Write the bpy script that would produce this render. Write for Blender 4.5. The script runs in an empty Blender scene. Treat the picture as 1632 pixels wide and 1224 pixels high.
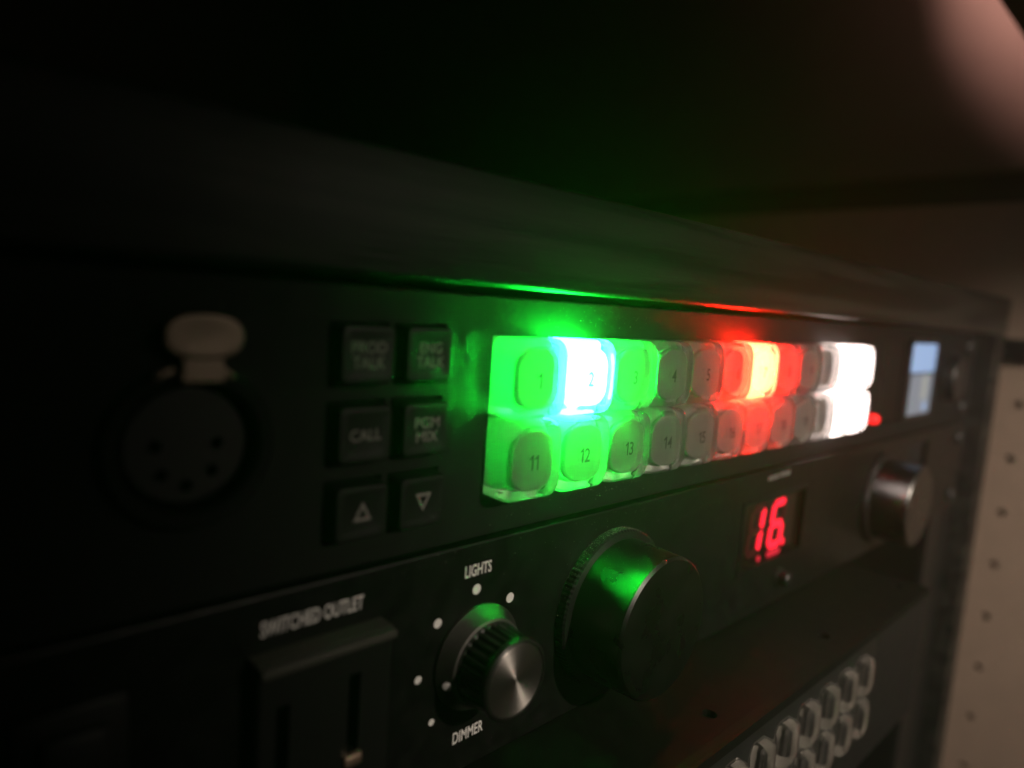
import bpy, bmesh, math, random
from mathutils import Vector, Matrix
random.seed(7)
S = 0.001                                     # all sizes below are millimetres
sc = bpy.context.scene
col = sc.collection

# ------------------------------------------------------------------ camera, world, lamps, exposure
cd = bpy.data.cameras.new('camera'); cam = bpy.data.objects.new('camera', cd); col.objects.link(cam)
cr, cu, cf = Vector((.72143938, -.68904288, .06888497)), Vector((.02998863, .13047067, .99099853)), Vector((.69182795, .7128796, -.11479013))
cl = Vector((-81.773, -90.011, -1.836)) * S
cam.matrix_world = Matrix(((cr.x, cu.x, -cf.x, cl.x), (cr.y, cu.y, -cf.y, cl.y), (cr.z, cu.z, -cf.z, cl.z), (0, 0, 0, 1)))
cd.sensor_width = 36; cd.lens = 1105.3 / 1632 * 36
cd.clip_start = .002; cd.clip_end = 20
cd.dof.use_dof = True; cd.dof.focus_distance = .143; cd.dof.aperture_fstop = 7.2
sc.camera = cam
w = bpy.data.worlds.new('World'); sc.world = w; w.use_nodes = True
w.node_tree.nodes['Background'].inputs[0].default_value = (.9, .75, .62, 1)
w.node_tree.nodes['Background'].inputs[1].default_value = .0022

def aim(o, target):
    o.rotation_euler = (Vector(target) * S - o.location).to_track_quat('-Z', 'Y').to_euler()
def spot(name, loc, target, watts, colr, size, blend, radius):
    l = bpy.data.lights.new(name, 'SPOT'); o = bpy.data.objects.new(name, l); col.objects.link(o)
    o.location = Vector(loc) * S; aim(o, target)
    l.energy = watts; l.color = colr; l.spot_size = math.radians(size); l.spot_blend = blend; l.shadow_soft_size = radius * S
    return o
spot('room_lamp', (90, -540, 190), (222, 0, -108), 18, (1, .84, .70), 57, 1, 10)
spot('shelf_lamp', (240, 25, 300), (407, -40, 245), 5.6, (1, .5, .44), 74, .6, 6)

sc.view_settings.view_transform = 'Standard'; sc.view_settings.look = 'None'
sc.view_settings.exposure = 0; sc.view_settings.gamma = 1; sc.view_settings.use_curve_mapping = False
sc.render.engine = 'CYCLES'
cy = sc.cycles
cy.use_denoising = True; cy.max_bounces = 16; cy.transmission_bounces = 14; cy.diffuse_bounces = 5; cy.glossy_bounces = 8
cy.transparent_max_bounces = 16; cy.caustics_refractive = True; cy.caustics_reflective = True; cy.blur_glossy = .3
cy.sample_clamp_indirect = 0; cy.use_adaptive_sampling = False

# ------------------------------------------------------------------ materials
def mat(name, c, rough=.5, metal=0, spec=.5, em=None, es=0, trans=0, ior=1.46, bump=0, bscale=3000, cvar=0, rvar=0, aniso=None, coat=0):
    m = bpy.data.materials.new(name); m.use_nodes = True
    nt = m.node_tree; b = nt.nodes['Principled BSDF']; I = b.inputs
    I['Base Color'].default_value = (*c, 1); I['Roughness'].default_value = rough; I['Metallic'].default_value = metal
    I['Specular IOR Level'].default_value = spec; I['Transmission Weight'].default_value = trans; I['IOR'].default_value = ior
    I['Coat Weight'].default_value = coat
    if em: I['Emission Color'].default_value = (*em, 1); I['Emission Strength'].default_value = es
    if bump or cvar or rvar:
        tc = nt.nodes.new('ShaderNodeTexCoord'); no = nt.nodes.new('ShaderNodeTexNoise')
        no.inputs['Scale'].default_value = bscale; no.inputs['Detail'].default_value = 4
        nt.links.new(tc.outputs['Object'], no.inputs['Vector'])
        if bump:
            bp = nt.nodes.new('ShaderNodeBump'); bp.inputs['Strength'].default_value = bump; bp.inputs['Distance'].default_value = .0001
            nt.links.new(no.outputs['Fac'], bp.inputs['Height']); nt.links.new(bp.outputs['Normal'], I['Normal'])
        n2 = nt.nodes.new('ShaderNodeTexNoise'); n2.inputs['Scale'].default_value = bscale / 25; n2.inputs['Detail'].default_value = 6
        nt.links.new(tc.outputs['Object'], n2.inputs['Vector'])
        if cvar:
            mr = nt.nodes.new('ShaderNodeMapRange'); mr.inputs['From Min'].default_value = .3; mr.inputs['From Max'].default_value = .7
            mr.inputs['To Min'].default_value = 1 - cvar; mr.inputs['To Max'].default_value = 1 + cvar
            nt.links.new(n2.outputs['Fac'], mr.inputs['Value'])
            mx = nt.nodes.new('ShaderNodeMix'); mx.data_type = 'RGBA'; mx.blend_type = 'MULTIPLY'; mx.inputs[0].default_value = 1
            mx.inputs[6].default_value = (*c, 1); nt.links.new(mr.outputs[0], mx.inputs[7]); nt.links.new(mx.outputs[2], I['Base Color'])
        if rvar:
            mr = nt.nodes.new('ShaderNodeMapRange'); mr.inputs['From Min'].default_value = .3; mr.inputs['From Max'].default_value = .7
            mr.inputs['To Min'].default_value = rough - rvar; mr.inputs['To Max'].default_value = rough + rvar
            nt.links.new(n2.outputs['Fac'], mr.inputs['Value']); nt.links.new(mr.outputs[0], I['Roughness'])
    if aniso is not None:
        I['Anisotropic'].default_value = aniso; I['Anisotropic Rotation'].default_value = .25
        t = nt.nodes.new('ShaderNodeTangent'); t.direction_type = 'RADIAL'; t.axis = 'Y'
        nt.links.new(t.outputs[0], I['Tangent'])
    return m
M = {}
M['panel'] = mat('black powder coat', (.0036, .0038, .0034), .66, spec=.3, bump=.25, bscale=6000, cvar=.2, rvar=.06)
M['panel2'] = mat('black anodised panel', (.004, .0042, .0038), .44, spec=.3, bump=.18, bscale=7000, cvar=.2, rvar=.06)
M['chassis'] = mat('dark grey painted steel', (.0052, .0056, .0044), .6, spec=.08, bump=.2, bscale=5000, cvar=.2, rvar=.08)
M['rubber'] = mat('black key plastic', (.006, .0068, .006), .45, bump=.15, bscale=6000)
M['black'] = mat('black plastic', (.008, .008, .008), .4, rvar=.08)
M['lip_lit'] = mat('lit grey plastic', (.055, .056, .045), .6, bump=.2)  # paler grey holds the light falling on the outlet's top lip
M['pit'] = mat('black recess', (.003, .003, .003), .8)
M['xlrgrey'] = mat('dark connector plastic', (.013, .013, .012), .5)
M['xlrblack'] = mat('matt black shell', (.006, .006, .006), .7, spec=.2)
M['nickel'] = mat('satin nickel', (.36, .29, .225), .5, 1, bump=.1, bscale=4000)
M['brass'] = mat('brass contact', (.8, .6, .45), .45, 1)
M['print'] = mat('white screen print', (.86, .86, .82), .6)
M['keyprint'] = mat('grey key print', (.24, .235, .21), .6)
M['worn'] = mat('worn grey label', (.11, .11, .10), .6)
M['ink'] = mat('black legend ink', (.006, .006, .006), .6)
M['clear'] = mat('clear acrylic', (.985, .99, .98), .012, trans=1, ior=1.47)
def milky(name, f):
    m = mat(name, (.985, .99, .98), .02, trans=1, ior=1.42); nt = m.node_tree; out = nt.nodes['Material Output']; b = nt.nodes['Principled BSDF']
    tr = nt.nodes.new('ShaderNodeBsdfTranslucent'); tr.inputs[0].default_value = (.95, .95, .95, 1)
    mx = nt.nodes.new('ShaderNodeMixShader'); mx.inputs[0].default_value = f
    nt.links.new(b.outputs[0], mx.inputs[1]); nt.links.new(tr.outputs[0], mx.inputs[2])
    tp = nt.nodes.new('ShaderNodeBsdfTransparent'); m2 = nt.nodes.new('ShaderNodeMixShader'); m2.inputs[0].default_value = .13
    nt.links.new(mx.outputs[0], m2.inputs[1]); nt.links.new(tp.outputs[0], m2.inputs[2]); nt.links.new(m2.outputs[0], out.inputs['Surface'])
    return m
M['cap'] = milky('moulded clear cap', .07)

def diffuser(name, c, f, tc):
    m = mat(name, c, .45); nt = m.node_tree; out = nt.nodes['Material Output']; b = nt.nodes['Principled BSDF']
    tr = nt.nodes.new('ShaderNodeBsdfTranslucent'); tr.inputs[0].default_value = (*tc, 1)
    mx = nt.nodes.new('ShaderNodeMixShader'); mx.inputs[0].default_value = f
    nt.links.new(b.outputs[0], mx.inputs[1]); nt.links.new(tr.outputs[0], mx.inputs[2]); nt.links.new(mx.outputs[0], out.inputs['Surface'])
    return m
M['film'] = diffuser('milky legend film', (.205, .197, .177), .16, (.9, .9, .9))
M['body'] = diffuser('translucent switch body', (.36, .36, .34), .4, (.85, .85, .85))
M['base'] = mat('white margin reflector', (.45, .45, .43), .5)
M['lit_green'] = mat('green lamp', (.5, .5, .5), .5, em=(.0042, 1, .040), es=330)
M['lit_red'] = mat('red lamp', (.5, .5, .5), .5, em=(1, .0056, .0020), es=310)
M['lit_white'] = mat('white lamp', (.5, .5, .5), .5, em=(1, .80, .75), es=6)
M['led_red'] = mat('red indicator', (.5, .02, .02), .3, em=(1, .012, .012), es=2.0)
M['seg_red'] = mat('red led segment', (.4, .02, .03), .4, em=(1, .008, .032), es=1.8)
M['seg_mirror'] = mat('red digit reflection', (.4, .02, .03), .4, em=(1, .012, .06), es=.45)  # weak glow for the mirrored digits, not a separate lamp
M['seg_off'] = mat('unlit led segment', (.05, .008, .008), .4)
M['clearbase'] = mat('grey button base', (.17, .16, .14), .5)
M['window'] = mat('dark red filter', (.012, .006, .005), .15)
M['screen_blue'] = mat('pale blue screen', (.1, .1, .1), .3, em=(.33, .52, .86), es=.86)
M['screen_grey'] = mat('grey blue screen', (.1, .1, .1), .3, em=(.19, .23, .29), es=.85)
M['screen_bar'] = mat('pale bar on screen', (.1, .1, .1), .3, em=(.34, .36, .33), es=.9)
M['knob'] = mat('black anodised knob', (.11, .11, .107), .29, 1, rvar=.04, cvar=.1)
M['knobface'] = mat('black knob face', (.006, .0065, .006), .75, spec=.04, bump=.1)
M['chrome'] = mat('chamfer glint metal', (.7, .66, .6), .22, 1)
M['skirt'] = mat('grey metal skirt', (.15, .145, .135), .5, 1)
M['flute'] = mat('black fluted plastic', (.012, .012, .011), .34)
M['spun'] = mat('spun aluminium', (.8, .76, .7), .36, 1, aniso=.85)
M['screw'] = mat('dark screw', (.02, .02, .02), .4, 0)
M['tan'] = mat('tan melamine', (.52, .39, .305), .55, bump=.1, bscale=2500, cvar=.05)
M['wall'] = mat('dull painted wall', (.17, .147, .122), .7, bump=.1, bscale=800, cvar=.06)
M['shelfwood'] = mat('dark brown board', (.06, .047, .037), .6, bump=.2, bscale=900, cvar=.15)
M['dust'] = mat('dust', (.55, .53, .48), .9)
M['plastic_red'] = mat('dull red plastic', (.30, .12, .10), .5)
def wood(name):
    m = mat(name, (.016, .016, .014), .45); nt = m.node_tree; b = nt.nodes['Principled BSDF']
    tc = nt.nodes.new('ShaderNodeTexCoord'); mp = nt.nodes.new('ShaderNodeMapping'); mp.inputs['Scale'].default_value = (7, 150, 150)
    nt.links.new(tc.outputs['Object'], mp.inputs['Vector'])
    n = nt.nodes.new('ShaderNodeTexNoise'); n.inputs['Scale'].default_value = 1; n.inputs['Detail'].default_value = 5; n.inputs['Distortion'].default_value = .9
    nt.links.new(mp.outputs[0], n.inputs['Vector'])
    r = nt.nodes.new('ShaderNodeValToRGB'); e = r.color_ramp.elements
    e[0].position = .45; e[0].color = (.0006, .0006, .0005, 1); e[1].position = .56; e[1].color = (.019, .0188, .015, 1)
    nt.links.new(n.outputs['Fac'], r.inputs[0]); nt.links.new(r.outputs[0], b.inputs['Base Color'])
    mp2 = nt.nodes.new('ShaderNodeMapping'); mp2.inputs['Scale'].default_value = (90, 2200, 2200); nt.links.new(tc.outputs['Object'], mp2.inputs['Vector'])
    n2 = nt.nodes.new('ShaderNodeTexNoise'); n2.inputs['Scale'].default_value = 1; n2.inputs['Detail'].default_value = 3; nt.links.new(mp2.outputs[0], n2.inputs['Vector'])
    ad = nt.nodes.new('ShaderNodeMath'); ad.operation = 'ADD'; nt.links.new(n.outputs['Fac'], ad.inputs[0]); nt.links.new(n2.outputs['Fac'], ad.inputs[1])
    bp = nt.nodes.new('ShaderNodeBump'); bp.inputs['Strength'].default_value = .35; bp.inputs['Distance'].default_value = .0003
    nt.links.new(ad.outputs[0], bp.inputs['Height']); nt.links.new(bp.outputs[0], b.inputs['Normal'])
    return m
M['wood'] = wood('black stained oak')

# ------------------------------------------------------------------ helpers
def finish(bm, smooth=None):
    bmesh.ops.remove_doubles(bm, verts=bm.verts, dist=1e-5)
    bmesh.ops.recalc_face_normals(bm, faces=bm.faces)
    me = bpy.data.meshes.new('mesh')
    bmesh.ops.scale(bm, vec=(S, S, S), verts=bm.verts)
    bm.to_mesh(me); bm.free()
    if smooth is not None:
        for p in me.polygons: p.use_smooth = True
        if smooth < 180: me.set_sharp_from_angle(angle=math.radians(smooth))
    return me
def obj(name, me, m, parent=None, loc=(0, 0, 0)):
    o = bpy.data.objects.new(name, me); col.objects.link(o)
    if m and not me.materials: me.materials.append(M[m])
    o.location = Vector(loc) * S
    if parent is not None: o.parent = parent
    return o
def empty(name, loc, label, cat, group=None):
    o = bpy.data.objects.new(name, None); col.objects.link(o); o.location = Vector(loc) * S; o.empty_display_size = .01
    o['label'] = label; o['category'] = cat
    if group: o['group'] = group
    return o
def box(x0, x1, y0, y1, z0, z1, bev=0, seg=2):
    bm = bmesh.new(); bmesh.ops.create_cube(bm, size=1)
    for v in bm.verts:
        v.co = Vector(((x0 + x1) / 2 + v.co.x * (x1 - x0), (y0 + y1) / 2 + v.co.y * (y1 - y0), (z0 + z1) / 2 + v.co.z * (z1 - z0)))
    if bev: bmesh.ops.bevel(bm, geom=bm.edges[:], offset=bev, segments=seg, profile=.5, affect='EDGES')
    return finish(bm, 40 if bev else None)
def rrect(wd, ht, r, n=6):
    pts = []
    for cxs, czs, a0 in ((1, 1, 0), (-1, 1, 90), (-1, -1, 180), (1, -1, 270)):
        for k in range(n + 1):
            a = math.radians(a0 + 90 * k / n)
            pts.append((cxs * (wd / 2 - r) + r * math.cos(a), czs * (ht / 2 - r) + r * math.sin(a)))
    return pts
def circ(r, n=32, c=(0, 0)): return [(c[0] + r * math.cos(2 * math.pi * k / n), c[1] + r * math.sin(2 * math.pi * k / n)) for k in range(n)]
def stack(secs, cap0=True, cap1=True, smooth=35):
    """secs: list of (loop points, y)."""
    bm = bmesh.new(); L = []
    for pts, y in secs: L.append([bm.verts.new((x, y, z)) for x, z in pts])
    n = len(L[0])
    for a, b in zip(L, L[1:]):
        for k in range(n): bm.faces.new((a[k], a[(k + 1) % n], b[(k + 1) % n], b[k]))
    if cap0: bm.faces.new(L[0])
    if cap1: bm.faces.new(L[-1])
    return finish(bm, smooth)
def lathe(prof, n=64, smooth=30, flute=None, cap0=True, cap1=True):
    """prof: list of (radius, y) about the Y axis."""
    return stack([(circ(r, n) if not flute or not flute(i) else [(x * (1 - (.045 if k % 4 in (0, 1) else 0)), z * (1 - (.045 if k % 4 in (0, 1) else 0))) for k, (x, z) in enumerate(circ(r, n))], y) for i, (r, y) in enumerate(prof)], cap0, cap1, smooth)
def plate(outer, holes, y0, y1, bev=0):
    """flat plate in XZ, front at y0, back at y1, with real holes."""
    bm = bmesh.new()
    def loop(pts, y): return [bm.verts.new((x, y, z)) for x, z in pts]
    fl, bl = [], []
    for y, store in ((y0, fl), (y1, bl)):
        ed = []
        for pts in [outer] + holes:
            vs = loop(pts, y); store.append(vs)
            for k in range(len(vs)): ed.append(bm.edges.new((vs[k], vs[(k + 1) % len(vs)])))
        bmesh.ops.triangle_fill(bm, use_beauty=True, use_dissolve=False, edges=ed)
    for a, b in zip(fl, bl):
        n = len(a)
        for k in range(n): bm.faces.new((a[k], a[(k + 1) % n], b[(k + 1) % n], b[k]))
    if bev:
        es = [e for e in (bm.edges.get((fl[0][k], fl[0][(k + 1) % len(fl[0])])) for k in range(len(fl[0]))) if e]
        bmesh.ops.recalc_face_normals(bm, faces=bm.faces)
        bmesh.ops.bevel(bm, geom=es, offset=bev, segments=2, profile=.5, affect='EDGES')
    return finish(bm)
def rect(x0, x1, z0, z1): return [(x0, z0), (x1, z0), (x1, z1), (x0, z1)]
def shift(pts, c): return [(x + c[0], z + c[1]) for x, z in pts]
def text(body, wd, ht, thick=.04, bold=.012, spacing=1.0, line=.9):
    cu_ = bpy.data.curves.new('t', 'FONT'); cu_.body = body; cu_.align_x = 'CENTER'; cu_.size = 1; cu_.offset = bold
    cu_.space_character = spacing; cu_.space_line = line; cu_.resolution_u = 4; cu_.extrude = .01
    o = bpy.data.objects.new('t', cu_); col.objects.link(o)
    dg = bpy.context.evaluated_depsgraph_get(); me0 = o.evaluated_get(dg).to_mesh()
    vs = [v.co.copy() for v in me0.vertices]; fs = [tuple(p.vertices) for p in me0.polygons]
    o.evaluated_get(dg).to_mesh_clear(); bpy.data.objects.remove(o); bpy.data.curves.remove(cu_)
    x0, x1 = min(v.x for v in vs), max(v.x for v in vs); y0, y1 = min(v.y for v in vs), max(v.y for v in vs)
    z0, z1 = min(v.z for v in vs), max(v.z for v in vs)
    if wd is None: wd = (x1 - x0) / (y1 - y0) * ht * .82
    me = bpy.data.meshes.new('text')
    me.from_pydata([(((v.x - x0) / (x1 - x0) - .5) * wd * S, -((v.z - z0) / max(z1 - z0, 1e-6)) * thick * S, ((v.y - y0) / (y1 - y0) - .5) * ht * S) for v in vs], [], fs)
    return me
def numeral(n, ht=2.75):
    bm = bmesh.new(); x = 0
    for ch_ in n:
        if ch_ == '1':
            g = [(.0, .80), (.0, .68), (.20, .78), (.20, 0), (.33, 0), (.33, 1), (.23, 1)]; wd = .33 * ht
            vs = [bm.verts.new((x + px * ht, -.03, pz * ht)) for px, pz in g]
            bm.faces.new((vs[3], vs[4], vs[5], vs[2])); bm.faces.new((vs[5], vs[6], vs[0], vs[1], vs[2]))
            x += wd + .13 * ht
        else:
            me = text(ch_, None, ht, .03, .008); ws = [v.co.x / S for v in me.vertices]; wd = max(ws) - min(ws)
            vs = [bm.verts.new((v.co.x / S + wd / 2 + x, v.co.y / S, v.co.z / S + ht / 2)) for v in me.vertices]
            for p in me.polygons: bm.faces.new([vs[i] for i in p.vertices])
            bpy.data.meshes.remove(me); x += wd + .13 * ht
    x -= .13 * ht
    for v in bm.verts: v.co.x -= x / 2; v.co.z -= ht / 2
    return finish(bm)
def specks(spots, rmin, rmax):
    """many tiny dust grains in one mesh; spots are (x, y, z)."""
    bm = bmesh.new()
    for p in spots:
        r = random.uniform(rmin, rmax) * (2.0 if random.random() < .06 else 1)
        m = Matrix.Translation(p) @ Matrix.Rotation(random.uniform(0, 6), 4, Vector((random.random(), random.random(), random.random() + .1)).normalized())
        ret = bmesh.ops.create_cone(bm, cap_ends=True, segments=3, radius1=r, radius2=r * .3, depth=r * random.uniform(1, 3), matrix=m)
    return finish(bm)

# ------------------------------------------------------------------ wall beyond and the drilled cabinet side
def gable(name, y0, y1, z0, z1, x0, x1, holes, m, parent=None):
    """vertical sheet facing -X with holes; built as a plate and turned."""
    me = plate(rect(y0, y1, z0, z1), holes, 0, x1 - x0)
    for v in me.vertices: v.co = Vector((x0 * S + v.co.y, v.co.x, v.co.z))
    return obj(name, me, m, parent)
hz = [-39.6 - 32.2 * k for k in range(-1, 9)]
side = empty('cabinet_side', (407, -7, -330), 'tan cabinet side panel with one column of small drilled shelf holes', 'panel')
pan = gable('panel', -260, 900, -330, 76, 407, 425, [circ(2.4, 14, (-7.2, z)) for z in hz[1:]], 'tan'); pan.parent = side; pan.matrix_parent_inverse = Matrix.Translation(-side.location)
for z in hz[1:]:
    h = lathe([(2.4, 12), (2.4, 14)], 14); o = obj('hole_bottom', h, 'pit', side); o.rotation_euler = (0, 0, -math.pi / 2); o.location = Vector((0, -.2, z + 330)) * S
wr = gable('wall', -260, 900, 95, 520, 407, 425, [], 'wall'); wr['kind'] = 'structure'
wb = obj('wall_back', box(-700, 407, 900, 915, -330, 520), 'wall'); wb['kind'] = 'structure'
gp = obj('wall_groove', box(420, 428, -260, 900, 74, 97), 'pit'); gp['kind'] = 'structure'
sh = obj('overhead_shelf_blocker', box(-220, 406.5, -421, 4.9, 150, 400, .6), 'shelfwood')  # only one edge is in view; depth and height added to shade the wall
sh['label'] = 'dark brown overhead shelf whose lower edge cuts the top right corner, enlarged out of view to block lamp light'; sh['category'] = 'cabinet'
br = empty('wall_catch', (407, -4, -15), 'small dark catch with a dull red tongue on the tan panel', 'catch')
obj('plate', box(-5, -.2, -13, 9, 0, 13, .5), 'black', br)
obj('tongue', box(-9, -4, -12, -5, 2.5, 10, .5), 'plastic_red', br)

# ------------------------------------------------------------------ the rack cabinet
rack = empty('rack_cabinet', (100, 0, -330), 'black wood grained rack cabinet around the stacked units', 'cabinet')
def inrack(o, root):
    o.parent = root; o.matrix_parent_inverse = Matrix.Translation(-root.location); return o
inrack(obj('top_board', box(-185, 364, -5, 380, .7, 19, .9, 3), 'wood'), rack)
for x in (346, -185): inrack(obj('side_board', box(x, x + 18, -4.6, 380, -330, .1, .8), 'wood'), rack)
for x in (304, -165):
    inrack(obj('rack_rail', box(x, x + 40, 3.6, 6, -330, -.2), 'black'), rack)
inrack(obj('back_board', box(-160, 342, 372, 378, -330, 0), 'pit'), rack)

# ------------------------------------------------------------------ unit 1: intercom panel
U1 = empty('intercom_panel', (80, 0, -44.2), 'black intercom panel with two rows of clear buttons lit green, red and white', 'panel')
def p1(name, me, m, loc=(0, 0, 0), root=U1):
    o = obj(name, me, m, root); o.location = Vector(loc) * S - root.location; return o
XC = (-50.7, -22.6)
slots = [shift(rrect(10, 6.5, 3.1, 5), (313, z)) for z in (-7.5, -37)]
p1('face_plate', plate(rect(-160, 322.6, -44.15, -.7), [circ(9.6, 40, XC), rect(.2, 169.2, -37.1, -7.4), rect(-31.6, -21.6, -15.4, -6), rect(-20.4, -10.4, -15.4, -6), rect(-31.6, -21.6, -27.4, -17.8), rect(-20.4, -10.4, -27.4, -17.8), rect(-31.6, -21.6, -39.3, -29.8), rect(-20.4, -10.4, -39.3, -29.8), rect(199, 221, -38, -6), rect(223.5, 262, -38, -4.2)] + slots, 0, 3, .35), 'panel')
p1('chassis_box', box(-140, 300, 6.2, 200, -43.5, -1.5), 'black')
p1('back_plate', box(-58, 266, 5.2, 6.1, -43, -1.5), 'pit')
for z in (-7.5, -37): p1('rack_screw', lathe([(3.4, -.1), (3.4, -.9), (2.6, -1.8), (0.9, -1.9), (.8, -1.2), (.01, -1.2)], 24), 'screw', (313, 0, z))
# xlr socket
xs = p1('xlr_socket', lathe([(9.5, 4.9), (9.5, -.1), (10.6, -.1), (10.6, -1.2), (10.1, -1.8), (8.9, -1.8), (8.4, -1.2), (8.4, 4.9)], 64, cap0=False, cap1=False), 'xlrblack', (XC[0], 0, XC[1]))
hl = [(-3.9, .1), (3.75, 0), (-3.15, -3.6), (3.1, -3.6), (-.1, -5.3)]
obj('insert', plate(circ(7.4, 40), [circ(.85, 14, c) for c in hl], .6, 4.8), 'xlrgrey', xs)
for c in hl: obj('contact', lathe([(.8, 3.5), (.8, 4.6)], 12), 'pit', xs, (c[0], 0, c[1]))
tab = [(1.0 * a, b) for a, b in []]
def tabloop(s=1.0, n=40):
    pts = []
    for k in range(n):
        t = 2 * math.pi * k / n; c, s_ = math.cos(t), math.sin(t)
        pts.append((4.75 * s * math.copysign(abs(c) ** .8, c), 2.75 * s * math.copysign(abs(s_) ** .85, s_)))
    return pts
tb = obj('release_tab', stack([(tabloop(.98), -2.6), (tabloop(1), -2.75), (tabloop(1), -3.2), (tabloop(.96), -3.5), (tabloop(.88), -3.55), (tabloop(.6), -3.45)], smooth=35), 'nickel', xs, (.65, 0, 14.2))
obj('tab_stem', stack([([(-2.3, 0), (2.3, 0), (2.8, -4.4), (-2.6, -4.4)], -1.2), ([(-2.2, 0), (2.2, 0), (2.6, -4.4), (-2.4, -4.4)], -2.8)]), 'nickel', xs, (.7, 0, 13.0))
for sx, a in ((-3.9, .45), (3.5, -.6)):
    o = obj('spring_wire', box(-1.2, 1.2, -2.6, -1.9, -.35, .35, .2), 'nickel', xs, (sx + .2, 0, 9.6)); o.rotation_euler = (0, -a, 0)
# six small keys
def keycap(w_, h_):
    return stack([(rrect(w_, h_, 1), 5), (rrect(w_, h_, 1), -.6), (rrect(w_ - .5, h_ - .5, 1), -2.6), (rrect(w_ - .9, h_ - .9, .9), -3.05), (rrect(w_ - 1.7, h_ - 1.7, .8), -3.15), (rrect(w_ - 3.2, h_ - 3.2, .7), -2.95)], smooth=50)
kme = keycap(9.5, 9.0)
def tri(up):
    def t(s): return [(-1.55 * s, -1.35 * s * up), (1.55 * s, -1.35 * s * up), (0, 1.6 * s * up)]
    return plate(t(1), [[(x, z - .12 * up) for x, z in t(.55)]], -.05, 0)
legs = [('PROD\nTALK', 5.9, 4.0), ('ENG\nTALK', 5.5, 4.0), ('CALL', 5.3, 1.75), ('PGM\nMIX', 4.8, 4.0), (1, 0, 0), (-1, 0, 0)]
for i, (bd, lw, lh) in enumerate(legs):
    kx = (-26.6, -15.4)[i % 2]; kz = (-10.7, -22.6, -34.55)[i // 2]
    k = p1('key', kme, 'rubber', (kx, 0, kz))
    if isinstance(bd, str): obj('legend', text(bd, lw, lh, bold=.01), 'keyprint', k, (0, -2.97, 0))
    else: obj('arrow', tri(bd), 'keyprint', k, (0, -2.97, .2))

# lighted buttons
PX, PZ = 14.1, 14.85
cw, ch = PX - .36, PZ - .34
capme = stack([(rrect(cw - .6, ch - .6, 2.1), 5), (rrect(cw - .1, ch - .1, 2.1), 1), (rrect(cw, ch, 2.1), -4.6), (rrect(cw - .25, ch - .25, 2.2), -5.8), (rrect(cw - .9, ch - .9, 2.5), -6.9), (rrect(cw - 2.0, ch - 2.0, 2.9), -7.55), (rrect(cw - 3.2, ch - 3.2, 3.2), -7.86), (rrect(cw - 4.0, ch - 4.0, 3.3), -7.84),
                (rrect(cw - 5.0, ch - 5.0, 3.3), -8.0), (rrect(cw - 5.9, ch - 5.9, 3.2), -7.99), (rrect(cw - 6.8, ch - 6.8, 2.9), -8.12), (rrect(cw - 8, ch - 8, 2.5), -8.13), (rrect(cw - 9.4, ch - 9.4, 1.9), -8.24), (rrect(cw - 11.4, ch - 11.4, .9), -8.27)], smooth=180)
for v in capme.vertices:
    if v.co.y < 0: v.co.y *= .87
filmme = stack([(rrect(9.0, 10.5, 3.3), -3.8), (rrect(9.2, 10.7, 3.3), -3.95), (rrect(9.2, 10.7, 3.3), -4.4), (rrect(8.9, 10.4, 3.3), -4.6)], smooth=40)
bodyme = stack([(rrect(9.6, 10.9, 1.6), 1.6), (rrect(9.6, 10.9, 1.6), -.6), (rrect(8.8, 10.3, 2.4), -3.6), (rrect(8.4, 9.9, 2.6), -3.7)], smooth=40)
reflectorme = stack([(rrect(cw - .9, ch - .9, 1.8), 4.7), (rrect(cw - .9, ch - .9, 1.8), 1.75), (rrect(cw - 1.3, ch - 1.3, 1.7), 1.65)], smooth=40)  # pale reflector added under each cap so its clear margins glow
def copyme(me, m):
    c = me.copy(); c.materials.clear(); c.materials.append(M[m]); return c
litf = {k: (copyme(filmme, k), copyme(bodyme, k)) for k in ('lit_green', 'lit_red', 'lit_white')}
filmme.materials.append(M['film']); bodyme.materials.append(M['body'])
nums = {}
for c_ in range(12):
    for r_ in range(2):
        x = PX * (c_ + .5); z = -7.4 - PZ * (r_ + .5)
        lit = 'lit_green' if (c_, r_) == (1, 0) else 'lit_red' if (c_, r_) == (6, 0) else 'lit_white' if c_ > 9 else None
        b = p1('lighted_button', capme, 'cap', (x, 0, z))
        fm, bm_ = litf[lit] if lit else (filmme, bodyme)
        obj('flange', reflectorme, 'base', b); obj('legend_film', fm, None, b); obj('switch_body', bm_, None, b)  # the flange here is the added margin reflector
        if lit: b['label'] = {'lit_green': 'brightest green lit button', 'lit_red': 'red button glowing yellow', 'lit_white': 'button lit blank white'}[lit]
        if c_ < 10:
            n = str(c_ + 1 + 10 * r_)
            obj('numeral', numeral(n), 'ink', b, (-.1, -4.63, -.3))
# indicator, grille, display
p1('indicator_led', lathe([(1.8, -.02), (1.8, -1.6), (1.6, -2.5), (1.1, -3.1), (.3, -3.4)], 20, 60), 'led_red', (190.5, 0, -34.8))
for k in range(5): p1('grille_bar', box(-1.2, 1.2, .4, 3.4, -16, 16, .5), 'rubber', (201.4 + 4.3 * k, 0, -22))
dp = p1('display', plate(rrect(38.2, 33.6, 3, 6), [shift(rrect(33, 12, 1.6, 4), (0, 8.6)), shift(rrect(31, 17, 1.2, 4), (.5, -6.6))], -1.2, 4.8), 'black', (242.8, 0, -21.1))
obj('upper_screen', box(-17, 17, -.9, 4, 2.4, 14.9, .2), 'screen_blue', dp)
obj('lower_screen', box(-15.5, 16.5, -.9, 4, -15.3, 2.0, .2), 'screen_grey', dp)
obj('level_bar', box(2, 9, -1.02, -.9, -9, 1, .03), 'screen_bar', dp)
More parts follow.
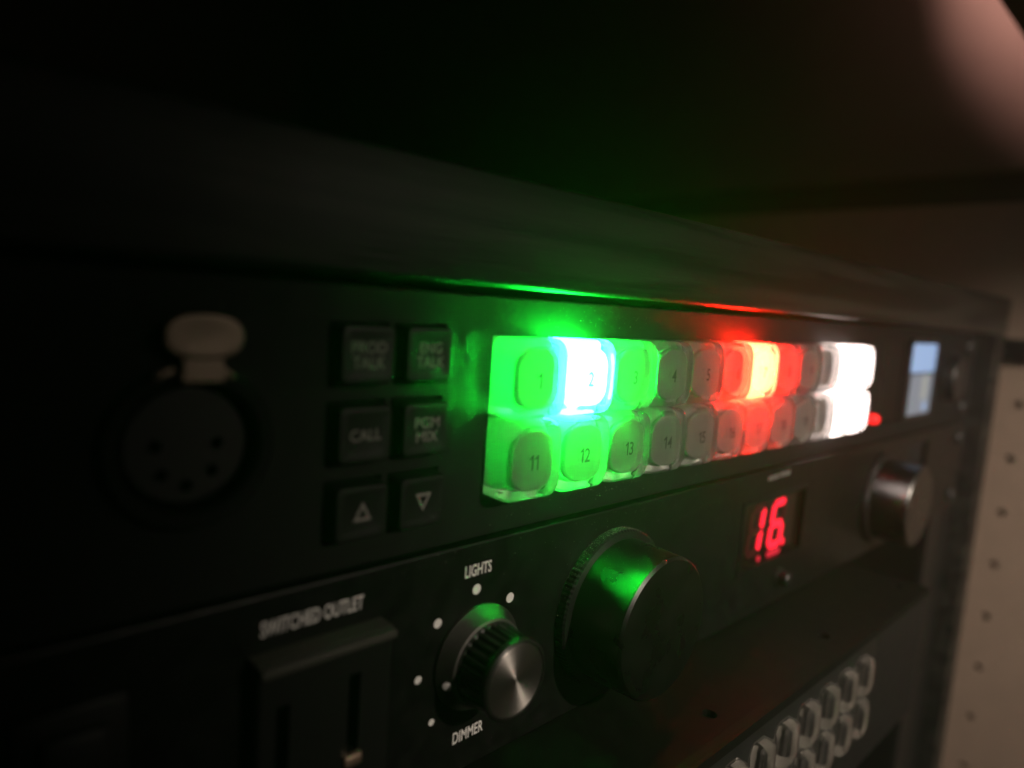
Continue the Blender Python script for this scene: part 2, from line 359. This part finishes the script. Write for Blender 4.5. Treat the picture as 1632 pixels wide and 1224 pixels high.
obj('dot', lathe([(2, -.9), (2, -1.03)], 20), 'screen_blue', dp, (8, 0, -12))
p1('rotary_encoder', lathe([(12, 0), (12, -.8), (10.8, -1.2), (10.4, -4), (9.8, -4.6), (.2, -4.7)], 40), 'black', (287, 0, -22))
# dust on the panel
ds = [(random.gauss(32, 9), -.05, random.gauss(-3.6, 1.2)) for _ in range(60)] + [(random.gauss(34, 14), -.05, -39.5 - abs(random.gauss(0, 1.6))) for _ in range(70)] + [(random.uniform(-60, 120), -.05, random.uniform(-43, -2)) for _ in range(80)]
d = p1('dust', specks([p for p in ds if -43.8 < p[2] < -1 and not (-1 < p[0] < 171 and -38 < p[2] < -6.6)], .02, .06), 'dust'); d['kind'] = 'stuff'

# ------------------------------------------------------------------ unit 2: dimmer panel
U2 = empty('dimmer_panel', (80, 0, -88.6), 'black panel with switched outlet, dimmer knob, red number display and two large knobs', 'panel')
def p2(name, me, m, loc=(0, 0, 0)): return p1(name, me, m, loc, U2)
F2 = -.8
p2('face_plate', plate(rect(-160, 322.6, -88.5, -44.7), [rect(-43, -20.6, -83.5, -53.2), rect(98, 141, -75, -52.6), rect(240, 266, -60.5, -49.6)] + [shift(rrect(10, 6.5, 3.1, 5), (313, z)) for z in (-52, -81)], F2, 2.6, .4), 'panel2')
p2('chassis_box', box(-140, 300, 6.2, 220, -88, -45.5), 'black')
p2('back_plate', box(96, 270, 5, 6.1, -85, -47), 'pit')
for z in (-52, -81): p2('rack_screw', lathe([(3.4, F2 - .1), (3.4, F2 - .9), (2.6, F2 - 1.8), (.9, F2 - 1.9), (.8, F2 - 1.2), (.01, F2 - 1.2)], 24), 'screw', (313, 0, z))
# outlet
of = -4.6
ou = p2('outlet', plate(rect(-10.95, 10.95, -15, 15), [rect(3.2, 5.2, -3.4, 9.4), rect(-8.2, -6.2, -3.4, 8.4), shift([(2.6 * math.cos(a), 2.6 * math.sin(a)) for a in [math.pi * k / 10 for k in range(11)]] + [(-2.6, -2.2), (2.6, -2.2)], (-1.2, -9.6))], of, 6, .5), 'rubber', (-31.8, 0, -68.3))
obj('lip', box(-10.9, 10.9, of - 1.1, of + .1, 13.6, 14.95, .3), 'lip_lit', ou); obj('lip_top', box(-10.9, 10.9, of + .15, F2 - .02, 14.97, 15.1), 'lip_lit', ou)
obj('slot_back', box(-10, 10, 5, 5.8, -14, 14), 'pit', ou)
for x, mm in ((4.2, 'brass'), (-7.2, 'screw')): obj('contact', box(x - 1.5, x + 1.5, of - .7, of + 2.2, -5.4, -3.5, .3), mm, ou)
# rocker at the far left
rk = p2('rocker_switch', box(-6, 6, F2 - 1.5, F2, -9, 9, .6), 'black', (-64, 0, -61))
obj('lever', box(-3.5, 3.5, F2 - 3.4, F2 - 1.4, -5.5, 6.5, .8), 'rubber', rk)
obj('lever_tip', box(1.6, 3.4, F2 - 4.2, F2 - 3.2, -4, -1.8, .3), 'nickel', rk)
# lettering and dots
p2('lettering', text('LIGHTS', 6.3, 2.25, bold=.015, spacing=1.02), 'print', (-.35, F2 - .003, -49.8))
p2('lettering', text('DIMMER', 7.3, 2.25, bold=.012, spacing=1.02), 'print', (-.35, F2 - .003, -81.35))
p2('lettering', text('SWITCHED OUTLET', 16.6, 2.3, bold=.014), 'print', (-32.6, F2 - .003, -49.75))
for x, z, r in ((-.5, -53.6, .98), (8.2, -57.4, .98), (-9.1, -57.7, .86), (-12.7, -66.9, .72), (-9.2, -76.0, .62)):
    p2('scale_dot', lathe([(r, 0), (r, -.03)], 24), 'print', (x, F2 - .002, z))
p2('worn_label', stack([(rrect(7, 1.5, .4), 0), (rrect(7, 1.5, .4), -.03)]), 'worn', (115, F2 - .003, -47.4))
p2('worn_label', stack([(rrect(7, 1.6, .4), 0), (rrect(7, 1.6, .4), -.03)]), 'worn', (122.6, F2 - .003, -47.1))
# dimmer knob
K = (.5, F2 - .01, -66.6)
kn = p2('dimmer_knob', lathe([(7.7, -3.2), (7.7, -3.6), (7.45, -4.0), (7.25, -9.4), (7.25, -9.8)], 120, 25, flute=lambda i: 2 <= i <= 3), 'flute', K)
obj('skirt', lathe([(9.9, 0), (9.9, -.6), (9.6, -1.0), (8.2, -3.3), (7.6, -3.5)], 72, 30), 'skirt', kn)
obj('collar', lathe([(7.2, -9.3), (7.45, -9.8), (7.45, -10.3), (7.1, -10.7), (6.7, -10.75), (6.6, -10.4)], 72, 50), 'flute', kn)
obj('cap_disc', lathe([(6.62, -10.2), (6.62, -10.45), (6.45, -10.6), (3, -10.6), (.05, -10.6)], 72, 30), 'spun', kn)
a = math.radians(193); rr = 8.85
o = obj('pointer_dot', lathe([(.85, 0), (.85, -.12), (.6, -.2)], 20), 'print', kn, (rr * math.cos(a), -2.35, rr * math.sin(a)))
nv = Vector((math.cos(a) * .79, -.61, math.sin(a) * .79)); o.rotation_euler = Vector((0, -1, 0)).rotation_difference(nv).to_euler()
# two large knobs
def knurl(r, y, d=.16, n=200): return ([(x * (1 - (d / r if k % 2 else 0)), z * (1 - (d / r if k % 2 else 0))) for k, (x, z) in enumerate(circ(r, n))], y)
fl = stack([knurl(17.6, 0), knurl(17.6, -2.0), knurl(17.25, -2.45), knurl(15.8, -2.6, 0)], smooth=20)
bd = lathe([(15.7, -2.4), (15.7, -3.0), (15.25, -14.2), (15.25, -14.3)], 96, 20)
cm = lathe([(15.28, -14.1), (15.28, -14.45), (14.7, -15.0), (14.2, -15.0)], 96, 20)
fc = lathe([(14.4, -14.5), (14.4, -14.85), (13.2, -14.85), (12.6, -14.5), (.05, -14.5)], 72, 20)
mk = box(-.5, .5, -14.95, -14.2, 13.8, 15.45, .12)  # small bright notch added for the lamp glint on the chamfer
for kx, lb in ((39.4, 'dusty'), (207.2, 'plain')):
    k = p2('large_knob', bd, 'knob', (kx, F2 - .01, -66.8)); k['label'] = 'dusty large knob beside the dimmer knob' if lb == 'dusty' else 'large knob right of the red number display'
    obj('flange', fl, 'black', k); obj('chamfer_ring', cm, 'knob', k); obj('knob_face', fc, 'knobface', k)
    o = obj('glint_notch', mk, 'chrome', k); o.rotation_euler = (0, math.radians(-8), 0)
    if lb == 'dusty':
        pts = []
        for _ in range(750):
            t = math.radians(random.gauss(100, 28)); y = -random.uniform(0, 2.4) if random.random() < .82 else -random.uniform(2.6, 14)
            r = 17.62 if y > -2.1 else 15.72 - .45 * (-y - 3) / 11.2
            pts.append((r * math.cos(t), y, r * math.sin(t)))
        o = obj('dust', specks(pts, .02, .05), 'dust', k); o['kind'] = 'stuff'
# red number display
ld = p2('number_display', plate(rect(-21.4, 21.4, -11.1, 11.1), [rect(-19.6, 19.6, -9.6, 9.9)], F2 - .25, 4, .2), 'panel2', (119.5, 0, -63.8))
obj('filter_window', box(-19.7, 19.7, .5, 1.2, -9.7, 10), 'window', ld)
def seg(x0, z0, x1, z1, wd=1.15):
    d_ = Vector((x1 - x0, z1 - z0)); L_ = d_.length; d_.normalize(); n_ = Vector((-d_.y, d_.x)) * wd; e = wd * .9
    P_ = [(x0, z0), (x0 + d_.x * e + n_.x, z0 + d_.y * e + n_.y), (x1 - d_.x * e + n_.x, z1 - d_.y * e + n_.y), (x1, z1), (x1 - d_.x * e - n_.x, z1 - d_.y * e - n_.y), (x0 + d_.x * e - n_.x, z0 + d_.y * e - n_.y)]
    return stack([(P_, .5), (P_, .25)], smooth=None)
def digit(ch_, ox, ww=7.2, hh=13.2, sl=.14):
    on = {'1': 'bc', '6': 'acdefg', ' ': ''}[ch_]
    A = {'a': (0, 1, 1, 1), 'b': (1, 1, 1, .5), 'c': (1, .5, 1, 0), 'd': (0, 0, 1, 0), 'e': (0, .5, 0, 0), 'f': (0, 1, 0, .5), 'g': (0, .5, 1, .5)}
    for s_, (u0, v0, u1, v1) in A.items():
        f = lambda u, v: (ox + u * ww + sl * v * hh, -6.0 + v * hh)
        obj('segment', seg(*f(u0, v0), *f(u1, v1)), 'seg_red' if s_ in on else 'seg_off', ld)
digit('1', -14.5); digit('6', -.6)
obj('decimal_point', lathe([(1.15, .5), (1.15, .2)], 16), 'seg_red', ld, (8.9, 0, -6.0))
obj('reflection_bar', stack([(rrect(8.5, 1.7, .8), .5), (rrect(8.5, 1.7, .8), .2)]), 'seg_mirror', ld, (3.4, 0, -8.55))  # glowing bar and dot imitate the digits reflected in the window ledge
obj('reflection_dot', lathe([(.9, .5), (.9, .2)], 16), 'seg_mirror', ld, (-6.2, 0, -8.55))
pb = p2('push_button', lathe([(3.2, F2), (3.2, F2 - .5), (2.4, F2 - .7), (2.2, F2 - 3.4), (1.8, F2 - 3.8), (.2, F2 - 3.85)], 32), 'black', (126, 0, -80.5))
p2('jack_socket', box(-12.8, 12.8, 1.2, 4.8, -5.3, 5.3, .4), 'pit', (253, 0, -55))
ds = [(random.uniform(-20, 110), F2 - .03, -45 - abs(random.gauss(0, 3))) for _ in range(120)] + [(random.uniform(-45, 130), F2 - .03, random.uniform(-87, -46)) for _ in range(110)]
d = p2('dust', specks(ds, .02, .06), 'dust'); d['kind'] = 'stuff'

# ------------------------------------------------------------------ unit 3: protruding button unit below
U3 = empty('button_unit', (20, -12, -135), 'grey steel unit with clear unlit buttons jutting out below the dimmer panel', 'panel')
def p3(name, me, m, loc=(0, 0, 0)): return p1(name, me, m, loc, U3)
hp = [(-70, -19.8), (-7, -19.8), (54.5, -19.8), (116.5, -19.8), (178, -19.8)]
me = plate(rect(-160, 186, -27.2, 6), [circ(1.7, 16, c) for c in hp], 0, -1.6)
for v in me.vertices: v.co = Vector((v.co.x, v.co.z, -89.3 * S + v.co.y))
p3('top_sheet', me, 'chassis')
for c in hp:
    o = p3('hole_screw', lathe([(1.6, 0), (1.6, 1)], 16), 'pit', (c[0], c[1], -92)); o.rotation_euler = (math.pi / 2, 0, 0)
p3('front_lip', stack([([(-160, 0), (186, 0), (186, -1.4), (-160, -1.4)], -25.2), ([(-160, -.2), (186, -.2), (186, -2.6), (-160, -2.6)], -27.9)], smooth=None), 'chassis', (0, 0, -89.2))
p3('front_plate', box(-160, 186, -26.9, -25, -135, -92, .4), 'panel')
p3('button_plate', stack([(rrect(210, 31, 4), -26.9), (rrect(210, 31, 4), -27.6)]), 'rubber', (33, 0, -107.5))
p3('side_sheet', box(183.5, 185.5, -24.9, 6, -135, -91), 'chassis')
cb = stack([(rrect(8.6, 11, 2.6), 0), (rrect(8.6, 11, 2.6), -1.6), (rrect(7.8, 10.2, 2.6), -2.6), (rrect(6.4, 8.8, 2.4), -2.95), (rrect(3, 5, 1.2), -3.05)], smooth=180)
cbb = stack([(rrect(7.6, 10, 2.2), .02), (rrect(7.6, 10, 2.2), -.3)])
ci = stack([(rrect(1.2, 5.6, .5), -.32), (rrect(1.2, 5.6, .5), -.6)])
for c_ in range(9):
    for r_ in range(2):
        b = p3('clear_button', cb, 'cap', (125.5 - 12.4 * c_, -27.65, -100.3 - 12.9 * r_))
        obj('base', cbb, 'clearbase', b); obj('core', ci, 'black', b)

# ------------------------------------------------------------------ scattering volume added to imitate lens glow around the lit buttons
hm = bpy.data.materials.new('thin haze'); hm.use_nodes = True; hn = hm.node_tree
hn.nodes.remove(hn.nodes['Principled BSDF'])
pv = hn.nodes.new('ShaderNodeVolumePrincipled'); pv.inputs['Color'].default_value = (.95, .95, .95, 1); pv.inputs['Density'].default_value = .42; pv.inputs['Anisotropy'].default_value = .7
hn.links.new(pv.outputs[0], hn.nodes['Material Output'].inputs['Volume'])
hz_ = obj('lens_glow', box(-720, 440, -640, 930, -345, 540), None); hz_.data.materials.append(hm); hz_['kind'] = 'stuff'
cy.volume_bounces = 0; cy.volume_step_rate = 10
